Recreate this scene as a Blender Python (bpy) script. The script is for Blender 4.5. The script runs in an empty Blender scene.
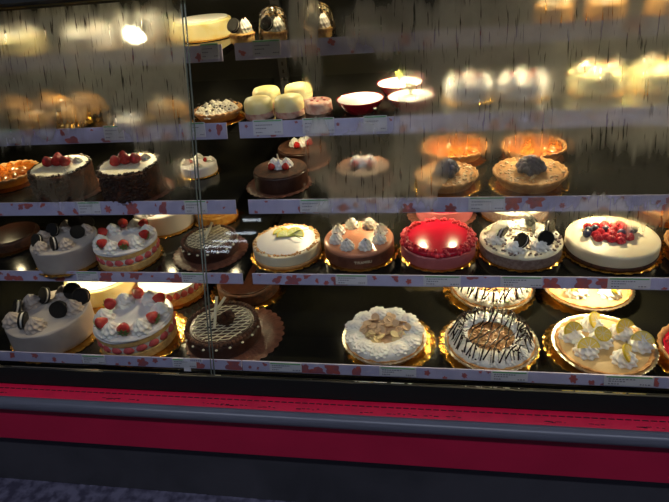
import bpy, math, random
import numpy as np
from mathutils import Vector, Matrix
random.seed(7)
PI = math.pi
scene = bpy.context.scene
COL = scene.collection

# ------------------------------------------------------------------ materials
MATS = {}
def mat(name, col, rough=0.5, metal=0.0, col2=None, nscale=40.0, contrast=(0.4, 0.6), bump=0.0, bscale=120.0,
        sss=0.0, emis=None, estr=0.0, spec=0.5, coat=0.0, stretch=None):
    if name in MATS: return MATS[name]
    m = bpy.data.materials.new(name); m.use_nodes = True
    nt = m.node_tree; b = nt.nodes['Principled BSDF']
    b.inputs['Roughness'].default_value = rough; b.inputs['Metallic'].default_value = metal
    b.inputs['Specular IOR Level'].default_value = spec
    b.inputs['Coat Weight'].default_value = coat
    b.inputs['Coat Roughness'].default_value = 0.08
    if sss:
        b.inputs['Subsurface Weight'].default_value = sss
        b.inputs['Subsurface Radius'].default_value = (0.01, 0.006, 0.004)
        b.inputs['Subsurface Scale'].default_value = 0.5
    b.inputs['Base Color'].default_value = (*col, 1)
    tc = nt.nodes.new('ShaderNodeTexCoord'); src = tc.outputs['Object']
    if stretch:
        mp = nt.nodes.new('ShaderNodeMapping'); mp.inputs['Scale'].default_value = stretch
        nt.links.new(src, mp.inputs['Vector']); src = mp.outputs['Vector']
    if col2:
        n = nt.nodes.new('ShaderNodeTexNoise'); n.inputs['Scale'].default_value = nscale; n.inputs['Detail'].default_value = 4
        r = nt.nodes.new('ShaderNodeValToRGB')
        r.color_ramp.elements[0].position = contrast[0]; r.color_ramp.elements[0].color = (*col, 1)
        r.color_ramp.elements[1].position = contrast[1]; r.color_ramp.elements[1].color = (*col2, 1)
        nt.links.new(src, n.inputs['Vector']); nt.links.new(n.outputs['Fac'], r.inputs['Fac'])
        nt.links.new(r.outputs['Color'], b.inputs['Base Color'])
    if bump:
        n2 = nt.nodes.new('ShaderNodeTexNoise'); n2.inputs['Scale'].default_value = bscale; n2.inputs['Detail'].default_value = 3
        bp = nt.nodes.new('ShaderNodeBump'); bp.inputs['Strength'].default_value = bump; bp.inputs['Distance'].default_value = 0.004
        nt.links.new(src, n2.inputs['Vector']); nt.links.new(n2.outputs['Fac'], bp.inputs['Height'])
        nt.links.new(bp.outputs['Normal'], b.inputs['Normal'])
    if emis:
        b.inputs['Emission Color'].default_value = (*emis, 1); b.inputs['Emission Strength'].default_value = estr
    MATS[name] = m
    return m

M = dict(
 cream=mat('whipped_cream', (.80, .79, .76), .45, bump=.15, bscale=300, sss=.15),
 greycream=mat('cookie_cream', (.50, .43, .39), .5, col2=(.42, .35, .31), nscale=120, bump=.15, bscale=400, sss=.1),
 greyfrost=mat('grey_frosting', (.43, .39, .375), .55, col2=(.38, .34, .33), nscale=18, bump=.1, bscale=60),
 icing=mat('white_icing', (.70, .68, .70), .4, bump=.08, bscale=80, sss=.1),
 yellowcream=mat('yellow_cream', (.82, .70, .30), .45, col2=(.86, .78, .45), nscale=30, bump=.1, bscale=100, sss=.15),
 sponge=mat('sponge_cake', (.62, .36, .12), .8, col2=(.74, .50, .20), nscale=90, bump=.4, bscale=400),
 crust=mat('baked_crust', (.48, .22, .07), .7, col2=(.62, .34, .12), nscale=50, bump=.5, bscale=160),
 cookiedark=mat('dark_cookie', (.008, .007, .007), .45, bump=.5, bscale=500, spec=.3),
 filling=mat('cookie_filling', (.75, .72, .68), .6),
 berry=mat('strawberry_red', (.42, .006, .012), .22, col2=(.55, .03, .02), nscale=70, bump=.5, bscale=450, coat=.4),
 berrycut=mat('strawberry_flesh', (.50, .035, .05), .4, col2=(.66, .16, .16), nscale=80),
 rasp=mat('raspberry_red', (.50, .01, .03), .35, col2=(.62, .03, .05), nscale=160, bump=.3, bscale=300),
 leafg=mat('calyx_green', (.06, .14, .02), .6, col2=(.12, .22, .05), nscale=120),
 herb=mat('herb_green', (.22, .28, .05), .6, col2=(.35, .38, .1), nscale=200),
 choc=mat('chocolate', (.035, .012, .008), .3, col2=(.055, .02, .012), nscale=60, bump=.2, bscale=200),
 chocmatt=mat('cocoa_sponge', (.10, .032, .012), .75, col2=(.04, .014, .007), nscale=70, bump=.5, bscale=250),
 chocside=mat('chocolate_shavings', (.020, .010, .007), .6, col2=(.05, .02, .012), nscale=120, bump=.8, bscale=200),
 syrup=mat('chocolate_syrup', (.018, .006, .004), .2),
 whitechoc=mat('white_chocolate', (.76, .70, .50), .4),
 banana=mat('banana_slices', (.78, .54, .32), .5, col2=(.66, .43, .24), nscale=120, bump=.3, bscale=200),
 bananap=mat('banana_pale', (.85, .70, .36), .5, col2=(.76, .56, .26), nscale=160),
 caramel=mat('caramel_filling', (.42, .19, .06), .5, col2=(.56, .30, .10), nscale=70, bump=.3, bscale=150),
 custard=mat('lime_custard', (.58, .41, .20), .35, col2=(.50, .34, .16), nscale=12, bump=.05, bscale=60),
 lemonrind=mat('citrus_rind', (.66, .50, .03), .4, bump=.2, bscale=500),
 lemonflesh=mat('citrus_flesh', (.80, .55, .05), .3, col2=(.82, .64, .16), nscale=140),
 limeflesh=mat('lime_flesh', (.50, .55, .16), .3, col2=(.62, .66, .32), nscale=140),
 gold=mat('gold_foil', (.70, .40, .09), .24, 1.0, col2=(.50, .26, .05), nscale=40, bump=.8, bscale=70),
 foil=mat('silver_foil', (.72, .66, .56), .3, 1.0, bump=.4, bscale=200),
 brownboard=mat('brown_board', (.09, .035, .025), .3, col2=(.14, .055, .035), nscale=60, bump=.3, bscale=150),
 redglaze=mat('raspberry_glaze', (.52, .01, .035), .2, coat=.35, col2=(.46, .008, .03), nscale=20),
 pinkmousse=mat('pink_mousse', (.50, .14, .15), .45, col2=(.44, .11, .12), nscale=30, sss=.1),
 tiramisu=mat('cocoa_glaze', (.42, .17, .10), .25, col2=(.48, .21, .12), nscale=20, coat=.3),
 tirside=mat('tiramisu_side', (.12, .04, .025), .4, col2=(.18, .07, .04), nscale=40),
 cookiebase=mat('cookie_crumb_layer', (.20, .13, .11), .7, col2=(.30, .22, .19), nscale=120, bump=.4, bscale=300),
 cheese=mat('cheesecake', (.78, .70, .52), .45, col2=(.74, .64, .44), nscale=14, bump=.08, bscale=90, sss=.15),
 blue=mat('blueberry_skin', (.02, .025, .06), .35, col2=(.06, .07, .13), nscale=60),
 glaze=mat('orange_glaze', (.62, .20, .02), .15, col2=(.36, .07, .01), nscale=60, coat=.5),
 nutty=mat('almond_flakes', (.66, .45, .24), .6, col2=(.74, .6, .4), nscale=90),
 bowl=mat('red_cup', (.30, .008, .018), .25, coat=.5),
 meringue=mat('meringue', (.80, .72, .50), .5, col2=(.84, .80, .66), nscale=70, bump=.2, bscale=150),
 pinkroll=mat('pink_roll', (.55, .24, .18), .5, col2=(.68, .46, .36), nscale=70, bump=.2, bscale=200),
 rail=mat('lavender_rail', (.45, .44, .66), .45, col2=(.39, .38, .59), nscale=20),
 leafprint=mat('printed_leaf', (.44, .10, .09), .5, col2=(.30, .10, .13), nscale=60),
 tag=mat('tag_paper', (.60, .60, .68), .5),
 taggreen=mat('tag_green', (.12, .36, .16), .5),
 ink=mat('tag_ink', (.18, .18, .24), .6),
 inkgreen=mat('green_ink', (.03, .25, .06), .6),
 inkred=mat('red_ink', (.35, .03, .03), .6),
 shelf=mat('dark_shelf', (.006, .006, .006), .14, col2=(.009, .009, .007), nscale=8, spec=.32),
 black=mat('black_panel', (.005, .005, .005), .55, spec=.2),
 backp=mat('back_panel', (.008, .008, .007), .3, col2=(.012, .012, .009), nscale=3, spec=.25),
 upright=mat('upright_steel', (.10, .10, .10), .35, 1.0),
 frame=mat('glass_frame', (.010, .011, .010), .5, spec=.3),
 edge=mat('pane_edge', (.34, .38, .32), .25, .6),
 redtrim=mat('red_ledge', (.80, .012, .06), .35, col2=(.66, .010, .05), nscale=25, contrast=(.45, .7)),
 redpanel=mat('red_panel', (.66, .012, .065), .45, col2=(.60, .010, .058), nscale=6),
 bumper=mat('grey_bumper', (.13, .135, .17), .32, col2=(.11, .115, .14), nscale=12, stretch=(1, 30, 30)),
 kick=mat('kick_panel', (.050, .050, .054), .38, col2=(.075, .073, .080), nscale=4, bump=.05, bscale=30),
 floor=mat('floor_tiles', (.05, .045, .075), .5, col2=(.14, .13, .19), nscale=30, bump=.2, bscale=60),
 ceil=mat('ceiling_board', (.25, .25, .26), .9, col2=(.22, .22, .23), nscale=6),
 wall=mat('store_wall', (.10, .10, .11), .9, col2=(.12, .12, .13), nscale=3),
 led=mat('led_diffuser', (.9, .8, .6), .5, emis=(1, .80, .45), estr=6),
 spot=mat('spot_lens', (.9, .8, .6), .5, emis=(1, .86, .52), estr=60),
 tube=mat('ceiling_tube', (.9, .9, .9), .5, emis=(.80, .88, 1), estr=13),
 scuff=mat('dark_scuff', (.06, .004, .012), .7),
 honey=mat('honey_glaze', (.45, .20, .04), .25, col2=(.56, .30, .07), nscale=60, coat=.3),
 goldtrim=mat('brass_trim', (.60, .48, .22), .3, 1.0),
 sticker=mat('sticker_white', (.45, .46, .48), .5),
)

def glass_mat():
    m = bpy.data.materials.new('door_glass'); m.use_nodes = True; nt = m.node_tree; nt.nodes.clear()
    o = nt.nodes.new('ShaderNodeOutputMaterial'); mx = nt.nodes.new('ShaderNodeMixShader')
    t = nt.nodes.new('ShaderNodeBsdfTransparent'); g = nt.nodes.new('ShaderNodeBsdfGlossy'); g.inputs['Roughness'].default_value = .02
    t.inputs['Color'].default_value = (.97, .98, .965, 1)
    f = nt.nodes.new('ShaderNodeFresnel'); f.inputs['IOR'].default_value = 1.3
    nt.links.new(f.outputs[0], mx.inputs[0]); nt.links.new(t.outputs[0], mx.inputs[1]); nt.links.new(g.outputs[0], mx.inputs[2])
    nt.links.new(mx.outputs[0], o.inputs[0]); return m
M['glass'] = glass_mat()

def film_mat():
    m = bpy.data.materials.new('plastic_film'); m.use_nodes = True; nt = m.node_tree; nt.nodes.clear()
    o = nt.nodes.new('ShaderNodeOutputMaterial'); mx = nt.nodes.new('ShaderNodeMixShader')
    t = nt.nodes.new('ShaderNodeBsdfTransparent'); g = nt.nodes.new('ShaderNodeBsdfGlossy'); g.inputs['Roughness'].default_value = .08
    f = nt.nodes.new('ShaderNodeFresnel'); f.inputs['IOR'].default_value = 1.6
    n = nt.nodes.new('ShaderNodeTexNoise'); n.inputs['Scale'].default_value = 60; b = nt.nodes.new('ShaderNodeBump'); b.inputs['Distance'].default_value = .006
    tc = nt.nodes.new('ShaderNodeTexCoord'); nt.links.new(tc.outputs['Object'], n.inputs['Vector'])
    nt.links.new(n.outputs['Fac'], b.inputs['Height']); nt.links.new(b.outputs[0], g.inputs['Normal']); nt.links.new(b.outputs[0], f.inputs['Normal'])
    nt.links.new(f.outputs[0], mx.inputs[0]); nt.links.new(t.outputs[0], mx.inputs[1]); nt.links.new(g.outputs[0], mx.inputs[2])
    nt.links.new(mx.outputs[0], o.inputs[0]); return m
M['film'] = film_mat()

def fog_mat():
    m = bpy.data.materials.new('condensation'); m.use_nodes = True; nt = m.node_tree; nt.nodes.clear()
    N = nt.nodes.new; L = nt.links.new
    o = N('ShaderNodeOutputMaterial'); tc = N('ShaderNodeTexCoord')
    at = N('ShaderNodeAttribute'); at.attribute_name = 'fog'
    # vertical runs where drops slid down and cleared the glass
    mp = N('ShaderNodeMapping'); mp.inputs['Scale'].default_value = (210, 17, 17); mp.inputs['Rotation'].default_value = (0, .05, 0)
    L(tc.outputs['Object'], mp.inputs['Vector'])
    n1 = N('ShaderNodeTexNoise'); n1.inputs['Scale'].default_value = 1.0; n1.inputs['Detail'].default_value = 2; L(mp.outputs[0], n1.inputs['Vector'])
    r1 = N('ShaderNodeValToRGB'); r1.color_ramp.elements[0].position = .60; r1.color_ramp.elements[0].color = (1, 1, 1, 1)
    r1.color_ramp.elements[1].position = .67; r1.color_ramp.elements[1].color = (0.25, 0.25, 0.25, 1); L(n1.outputs['Fac'], r1.inputs['Fac'])
    # broad patchiness
    n2 = N('ShaderNodeTexNoise'); n2.inputs['Scale'].default_value = 14; n2.inputs['Detail'].default_value = 5; L(tc.outputs['Object'], n2.inputs['Vector'])
    r2 = N('ShaderNodeMapRange'); r2.inputs['From Min'].default_value = .3; r2.inputs['From Max'].default_value = .6
    r2.inputs['To Min'].default_value = .72; r2.inputs['To Max'].default_value = 1.05; L(n2.outputs['Fac'], r2.inputs['Value'])
    a = N('ShaderNodeMath'); a.operation = 'MULTIPLY'; L(at.outputs['Fac'], a.inputs[0]); L(r1.outputs['Color'], a.inputs[1])
    b = N('ShaderNodeMath'); b.operation = 'MULTIPLY'; b.use_clamp = True; L(a.outputs[0], b.inputs[0]); L(r2.outputs[0], b.inputs[1])
    rf = N('ShaderNodeBsdfRefraction'); rf.inputs['IOR'].default_value = 1.10; rf.inputs['Roughness'].default_value = .55; rf.inputs['Color'].default_value = (.95, .96, .95, 1)
    tl = N('ShaderNodeBsdfTranslucent'); tl.inputs['Color'].default_value = (.75, .76, .74, 1)
    df = N('ShaderNodeBsdfDiffuse'); df.inputs['Color'].default_value = (.55, .56, .58, 1)
    m1 = N('ShaderNodeMixShader'); m1.inputs[0].default_value = .13; L(rf.outputs[0], m1.inputs[1]); L(tl.outputs[0], m1.inputs[2])
    m0 = N('ShaderNodeMixShader'); m0.inputs[0].default_value = .07; L(m1.outputs[0], m0.inputs[1]); L(df.outputs[0], m0.inputs[2])
    tr = N('ShaderNodeBsdfTransparent'); m2 = N('ShaderNodeMixShader')
    L(b.outputs[0], m2.inputs[0]); L(tr.outputs[0], m2.inputs[1]); L(m0.outputs[0], m2.inputs[2]); L(m2.outputs[0], o.inputs[0])
    return m
M['fog'] = fog_mat()

# ------------------------------------------------------------------ mesh tools
class MB:
    def __init__(s): s.v = []; s.f = []
    def add(s, vs, fs):
        k = len(s.v); s.v += [tuple(v) for v in vs]; s.f += [tuple(i + k for i in f) for f in fs]; return s
    def box(s, c, d, rz=0, rx=0):
        R = Matrix.Rotation(rz, 3, 'Z') @ Matrix.Rotation(rx, 3, 'X'); c = Vector(c)
        vs = [c + R @ Vector((x * d[0] / 2, y * d[1] / 2, z * d[2] / 2)) for x in (-1, 1) for y in (-1, 1) for z in (-1, 1)]
        return s.add(vs, [(0, 1, 3, 2), (4, 6, 7, 5), (0, 4, 5, 1), (2, 3, 7, 6), (0, 2, 6, 4), (1, 5, 7, 3)])
    def lathe(s, prof, seg=32, c=(0, 0, 0), mod=None, closed=True):
        n = len(prof); vs = []
        for i, (r, z) in enumerate(prof):
            for k in range(seg):
                t = 2 * PI * k / seg; q = mod(t, i, r, z) if mod else (r, z)
                vs.append((c[0] + q[0] * math.cos(t), c[1] + q[0] * math.sin(t), c[2] + q[1]))
        fs = [(i * seg + k, i * seg + (k + 1) % seg, (i + 1) * seg + (k + 1) % seg, (i + 1) * seg + k) for i in range(n - 1) for k in range(seg)]
        if closed: fs += [tuple(range(seg))[::-1], tuple((n - 1) * seg + k for k in range(seg))]
        return s.add(vs, fs)
    def tube(s, pts, r, seg=6):
        pts = [Vector(p) for p in pts]; vs = []
        for i, p in enumerate(pts):
            d = (pts[min(i + 1, len(pts) - 1)] - pts[max(i - 1, 0)]).normalized()
            u = d.cross(Vector((0, 0, 1)));
            if u.length < .05: u = d.cross(Vector((0, 1, 0)))
            u.normalize(); w = d.cross(u); rr = r[i] if isinstance(r, (list, tuple)) else r
            for k in range(seg):
                t = 2 * PI * k / seg; vs.append(p + (u * math.cos(t) + w * math.sin(t)) * rr)
        n = len(pts)
        fs = [(i * seg + k, i * seg + (k + 1) % seg, (i + 1) * seg + (k + 1) % seg, (i + 1) * seg + k) for i in range(n - 1) for k in range(seg)]
        fs += [tuple(range(seg))[::-1], tuple((n - 1) * seg + k for k in range(seg))]
        return s.add(vs, fs)
    def ball(s, c, r, seg=10, rings=7, jit=0):
        if not isinstance(r, (tuple, list)): r = (r, r, r)
        vs = []
        for i in range(rings + 1):
            p = PI * i / rings
            for k in range(seg):
                t = 2 * PI * k / seg; j = 1 + random.uniform(-jit, jit)
                vs.append((c[0] + r[0] * math.sin(max(p, .02)) * math.cos(t) * j, c[1] + r[1] * math.sin(max(p, .02)) * math.sin(t) * j, c[2] + r[2] * math.cos(p) * j))
        fs = [(i * seg + k, (i + 1) * seg + k, (i + 1) * seg + (k + 1) % seg, i * seg + (k + 1) % seg) for i in range(rings) for k in range(seg)]
        return s.add(vs, fs)
    def poly(s, pts, th):   # flat outline (xy) extruded in z by th
        n = len(pts); vs = [(x, y, 0) for x, y in pts] + [(x, y, th) for x, y in pts]
        return s.add(vs, [tuple(range(n))[::-1], tuple(range(n, 2 * n))] + [(i, (i + 1) % n, n + (i + 1) % n, n + i) for i in range(n)])
    def mesh(s, name, m, smooth=True, angle=40):
        me = bpy.data.meshes.new(name); me.from_pydata(s.v, [], s.f); me.update()
        me.materials.append(m if not isinstance(m, str) else M[m])
        if smooth:
            me.shade_smooth()
            me.set_sharp_from_angle(angle=math.radians(angle))
        return me

def link(name, me, parent=None, loc=(0, 0, 0), rot=(0, 0, 0), scale=(1, 1, 1), kind=None, label=None):
    o = bpy.data.objects.new(name, me); COL.objects.link(o); o.parent = parent
    o.location = loc; o.rotation_euler = rot; o.scale = scale if not isinstance(scale, (int, float)) else (scale,) * 3
    if kind: o['kind'] = kind
    if label: o['label'] = label
    return o
def thing(name, label, cat, loc, rz=0, group=None):
    o = bpy.data.objects.new(name, None); COL.objects.link(o); o.location = loc; o.rotation_euler = (0, 0, rz)
    o.empty_display_size = .02; o['label'] = label; o['category'] = cat
    if group: o['group'] = group
    return o
def tagit(o, label, cat, group=None):
    o['label'] = label; o['category'] = cat
    if group: o['group'] = group
    return o
CACHE = {}
def cached(key, fn):
    if key not in CACHE: CACHE[key] = fn()
    return CACHE[key]

# ------------------------------------------------------------------ small food pieces (unit meshes, reused)
def swirl_mesh(m='cream', tall=1.0):
    def f():
        b = MB(); prof = []; n = 22
        for i in range(n):
            t = i / (n - 1); r = (1 - t ** 1.9) * (1 + .07 * math.sin(t * 2 * PI * 3.0 + .6)) if t < .99 else .02
            prof.append((max(r, .02) * (.9 + .1 * min(1, t * 8)), t * 1.25 * tall))
        b.lathe(prof, 42, mod=lambda a, i, r, z: (r * (1.10 - .24 * abs(math.cos(4.5 * a + i * .24)) ** 1.5), z))
        return b.mesh('swirl', m, angle=75)
    return cached(('swirl', m, tall), f)
def strawberry_mesh():
    def f():
        b = MB(); prof = [(.02, 0), (.35, .03), (.72, .2), (.95, .5), (1, .8), (.9, 1.1), (.65, 1.5), (.3, 1.85), (.02, 2.0)]
        b.lathe(prof, 16, mod=lambda a, i, r, z: (r * (1 + .03 * math.cos(5 * a)), z)); return b.mesh('strawberry', 'berry', angle=80)
    return cached('strawb', f)
def calyx_mesh():
    def f():
        b = MB()
        for k in range(7):
            a = 2 * PI * k / 7; c, s_ = math.cos(a), math.sin(a)
            p = [(.1, -.12, 0), (.5, -.2, .02), (.98, 0, -.12), (.5, .2, .02), (.1, .12, 0)]
            top = [(x * c - y * s_, x * s_ + y * c, z) for x, y, z in p]
            b.add(top + [(x, y, z - .06) for x, y, z in top], [(0, 1, 2, 3, 4), (9, 8, 7, 6, 5)] + [(i, (i + 1) % 5, 5 + (i + 1) % 5, 5 + i)[::-1] for i in range(5)])
        b.tube([(0, 0, -.02), (.05, 0, .3)], .07, 5)
        return b.mesh('calyx', 'leafg', False)
    return cached('calyx', f)
def strawberry(root, loc, r, rot=(0, 0, 0), calyx=True):
    # the berry's axis runs from the leaf end (0) to the tip
    o = link('strawberry', strawberry_mesh(), root, loc, rot, r)
    if calyx: link('calyx', calyx_mesh(), o, (0, 0, .02), (PI, 0, 0))
    return o
def berry_half_mesh():
    def f():
        b = MB(); b.lathe([(.02, 0), (.5, .05), (.9, .35), (1, .7), (.75, 1.2), (.35, 1.6), (.02, 1.75)], 12, mod=lambda a, i, r, z: (r * (1 if abs(math.sin(a)) < 2 else 1), z))
        b.v = [(x, y * .45, z) for x, y, z in b.v]; return b.mesh('berry_half', 'berrycut', angle=60)
    return cached('bhalf', f)
def cookie(root, loc, r, tilt, yaw):
    def f():
        b = MB(); b.lathe([(.9, .10), (1, .14), (1, .26), (.93, .32), (.5, .31), (.02, .31)], 36, mod=lambda a, i, rr, z: (rr * (1 + (.02 * math.cos(18 * a) if i < 4 else 0)), z))
        b.lathe([(.02, -.31), (.5, -.31), (.93, -.32), (1, -.26), (1, -.14), (.9, -.10)], 36, mod=lambda a, i, rr, z: (rr * (1 + (.02 * math.cos(18 * a) if i > 1 else 0)), z))
        for k in range(6): b.lathe([(.10, .30), (.10, .345), (.02, .35)], 8, (.5 * math.cos(k * PI / 3), .5 * math.sin(k * PI / 3), 0))
        return b.mesh('sandwich_cookie', 'cookiedark')
    def g():
        b = MB(); b.lathe([(.02, -.11), (.88, -.11), (.90, 0), (.88, .11), (.02, .11)], 24); return b.mesh('filling', 'filling')
    o = link('sandwich_cookie', cached('cookie', f), root, loc, (tilt, 0, yaw), r)
    link('cream_filling', cached('cfill', g), o)
    return o
def stick(root, p0, p1, r=.0042):
    b = MB(); b.tube([p0, [(a + c) / 2 for a, c in zip(p0, p1)], p1], r, 10); return link('white_chocolate_stick', b.mesh('stick', 'whitechoc'), root)
def raspberry_mesh():
    def f():
        b = MB(); random.seed(3)
        for i in range(5):
            ph = .25 + i * .3; n = [5, 8, 9, 9, 7][i]
            for k in range(n):
                t = 2 * PI * (k + .5 * (i % 2)) / n; b.ball((math.sin(ph) * math.cos(t) * .78, math.sin(ph) * math.sin(t) * .78, math.cos(ph) * .9 + .2), .28, 6, 4)
        b.ball((0, 0, .2), (.8, .8, .8), 8, 6)
        return b.mesh('raspberry', 'rasp', angle=80)
    return cached('rasp', f)
def blueberry_mesh():
    def f():
        b = MB(); b.lathe([(.02, -1), (.5, -.87), (.87, -.5), (1, 0), (.87, .5), (.55, .84), (.3, .93), (.22, .85), (.02, .8)], 14)
        for k in range(5):
            t = 2 * PI * k / 5; b.ball((.3 * math.cos(t), .3 * math.sin(t), .94), (.1, .1, .09), 5, 3)
        return b.mesh('blueberry', 'blue', angle=60)
    return cached('blueb', f)
def citrus_slice(root, loc, r, rot, half=True, lime=False):
    def f():
        b = MB(); n = 20; A = PI if half else 2 * PI
        pts = [(.88 * math.cos(A * i / n), .88 * math.sin(A * i / n)) for i in range(n + 1 if half else n)]
        b.poly(pts, .16); return b.mesh('flesh', 'limeflesh' if lime else 'lemonflesh', False)
    def g():
        b = MB(); n = 20; A = PI if half else 2 * PI; vs = []; m = n + 1 if half else n
        for i in range(m):
            c, s_ = math.cos(A * i / n), math.sin(A * i / n)
            vs += [(.87 * c, .87 * s_, -.01), (c, s_, -.01), (c, s_, .17), (.87 * c, .87 * s_, .17)]
        fs = []
        for i in range(m - 1 if half else m):
            j = (i + 1) % m
            for q in range(4): fs.append((i * 4 + q, i * 4 + (q + 1) % 4, j * 4 + (q + 1) % 4, j * 4 + q))
        if half: fs += [(3, 2, 1, 0), tuple((m - 1) * 4 + q for q in range(4))]
        # white membranes between the segments
        b.add(vs, fs); return b.mesh('rind', 'lemonrind', False)
    def h():
        b = MB()
        for k in range(1, 5 if half else 9):
            a = (PI / 5 if half else 2 * PI / 8) * k; c, s_ = math.cos(a), math.sin(a)
            b.tube([(.05 * c, .05 * s_, .16), (.86 * c, .86 * s_, .16)], .025, 4)
        return b.mesh('membrane', 'filling', False)
    o = link('citrus_slice', cached(('cs', half, lime), f), root, loc, rot, r)
    link('rind', cached(('cr', half), g), o); link('membrane', cached(('cm', half), h), o)
    return o

# ------------------------------------------------------------------ boards, bodies, tins
def board(root, r, m='gold', c=(0, 0), n=28):
    b = MB(); seg = n * 6
    def mod(a, i, rr, z):
        k = abs(math.sin(a * n / 2)); out = i in (2, 3, 4)
        rr = rr * (1 + (.045 * k if out else 0)); return (rr, z + (.0012 * math.cos(a * n * 2) if i in (1, 2, 5) else 0))
    b.lathe([(r * .3, 0), (r * .75, 0), (r * .97, 0.001), (r, .0015), (r * .97, .003), (r * .80, .0025), (r * .3, .002), (.001, .002)], seg, (c[0], c[1], .0003), mod)
    return link('cake_board', b.mesh('board', m, angle=60), root)
def body(root, name, r, z0, z1, m, rnd=.006, wob=0, seg=64, dome=0.0):
    b = MB(); prof = [(r * .5, z0), (r * .99, z0), (r, z0 + .002)]
    for i in range(1, 5): prof.append((r, z0 + (z1 - rnd - z0) * i / 5))
    for i in range(6):
        a = PI / 2 * i / 5; prof.append((r - rnd + rnd * math.cos(a), z1 - rnd + rnd * math.sin(a)))
    prof += [(r * .7, z1 + dome * .5), (r * .3, z1 + dome * .95), (.001, z1 + dome)]
    b.lathe(prof, seg, mod=(lambda a, i, rr, z: (rr * (1 + wob * math.sin(3 * a + i * .7) + wob * .6 * math.sin(11 * a + i)), z)) if wob else None)
    return link(name, b.mesh(name, m, angle=50), root)
def tin(root, r, h, m='foil'):
    b = MB(); n = 56
    b.lathe([(r * .8, 0), (r * .82, 0), (r * .98, h * .95), (r * 1.03, h), (r * 1.035, h * 1.04), (r * .97, h * 1.02), (r * .95, h * .9)], n * 2,
            (0, 0, .003), lambda a, i, rr, z: (rr * (1 + (.012 * math.cos(n * a) if i in (2, 3, 4) else 0)), z), closed=False)
    b.lathe([(r * .80, .003), (.001, .003)], 48, closed=False)
    return link('foil_pie_tin', b.mesh('tin', m, angle=50), root)
def pie_crust(root, r, h, m='crust'):
    b = MB()
    b.lathe([(r * .78, .006), (r * .94, h * .9), (r * .99, h + .001), (r * .985, h + .006), (r * .95, h + .007), (r * .90, h + .002), (r * .86, h - .006), (.001, h - .006)], 96,
            (0, 0, 0), lambda a, i, rr, z: (rr * (1 + (.012 * math.sin(24 * a) if 1 < i < 5 else 0)), z + (.0015 * math.sin(24 * a + 1) if 2 < i < 5 else 0)))
    return link('pie_crust', b.mesh('crust', m, angle=60), root)
def ring_tubes(root, name, r, z, n, rr, m):
    b = MB()
    for k in range(n):
        t = 2 * PI * k / n; b.ball((r * math.cos(t), r * math.sin(t), z), rr, 8, 5, .06)
    return link(name, b.mesh(name, m, angle=80), root)
def drizzle(root, r, z, lines, rr, m, wave=.0, box=1.0, name='drizzle'):
    b = MB()
    for (ang, sp, off) in lines:
        c, s_ = math.cos(ang), math.sin(ang); k = -int(r / sp)
        while k * sp < r:
            d = k * sp + off
            if abs(d) < r * .96:
                L_ = math.sqrt(r * r - d * d) * box; pts = []
                for i in range(9):
                    t = -L_ + 2 * L_ * i / 8; dd = d + wave * math.sin(i * 1.9 + k * 2.3)
                    zz = z(math.hypot(t, dd)) if callable(z) else z
                    pts.append((t * c - dd * s_, t * s_ + dd * c, zz))
                b.tube(pts, rr, 5)
            k += 1
    return link(name, b.mesh(name, m, angle=80), root)
def crumbs(root, name, n, rmin, rmax, z, size, m, zt=None, a0=0, a1=2 * PI):
    b = MB()
    for _ in range(n):
        t = random.uniform(a0, a1); r = math.sqrt(random.uniform(rmin ** 2, rmax ** 2)); s = size * random.uniform(.6, 1.3)
        zz = z(r) if callable(z) else z
        b.box((r * math.cos(t), r * math.sin(t), zz + s * .3), (s, s * random.uniform(.5, .9), s * .55), random.uniform(0, PI), random.uniform(-.5, .5))
    return link(name, b.mesh(name, m, False), root, kind='stuff')
def ring(n, r, ph=0):
    return [(r * math.cos(ph + 2 * PI * k / n), r * math.sin(ph + 2 * PI * k / n), ph + 2 * PI * k / n) for k in range(n)]

# ------------------------------------------------------------------ cakes
def cookie_cake(loc, r, h, label, yaw=0, group=None, n=5, bd=1.12, bc=(0, 0)):
    t = thing('cookies_and_cream_cake', label, 'cake', loc, yaw, group)
    board(t, r * bd, 'gold', bc); body(t, 'cake_body', r, .003, h, 'greyfrost', .006, .006)
    for k, (x, y) in enumerate(((.08, .70), (.68, .08), (.12, -.64), (-.60, -.46), (-.60, .28))):
        link('cream_swirl', swirl_mesh('greycream'), t, (x * r, y * r, h - .002), (0, 0, k), (r * .25, r * .25, r * .27))
    for x, y, tl, yw in ((.36, .66, .95, .35), (.74, .44, 1.15, .1), (.46, -.12, 1.2, .25), (-.20, -.58, 1.35, -1.25), (-.72, -.10, 1.0, -.9), (-.30, .44, 1.0, -.6)):
        cookie(t, (x * r, y * r, h + r * .17), r * .215, tl, yw)
    return t
def strawberry_cake(loc, r, h, label, yaw=0, group=None, n=6, bd=1.22, bc=(0, 0)):
    t = thing('strawberry_shortcake', label, 'cake', loc, yaw, group)
    board(t, r * bd, 'gold', bc)
    body(t, 'sponge_layer', r * .985, .003, h * .34, 'sponge', .003)
    body(t, 'cream_layer', r * .955, h * .34, h * .66, 'cream', .001)
    body(t, 'sponge_layer', r * .985, h * .66, h * .86, 'sponge', .003)
    body(t, 'icing_top', r, h * .86, h, 'icing', .006, .012)
    for k in range(19):
        a = 2 * PI * k / 19
        link('strawberry_slice', berry_half_mesh(), t, (r * .93 * math.cos(a), r * .93 * math.sin(a), h * (.35 if k % 2 else .36)), (0, 0, a + PI / 2), (r * .15, r * .20, h * .19))
    for k, (x, y, a) in enumerate(ring(n, r * .72, -1.87)):
        link('cream_swirl', swirl_mesh(), t, (x, y, h - .002), (0, 0, a * 2), (r * .27, r * .27, r * .29))
        a2 = a + PI / n; x2, y2 = r * .78 * math.cos(a2), r * .78 * math.sin(a2)
        # berries lie on their sides, leaf end pointing outwards
        strawberry(t, (x2 * 1.15, y2 * 1.15, h + r * .14), r * .165, (0, -1.25, a2 + .3 * math.sin(k * 2)))
    return t
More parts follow.
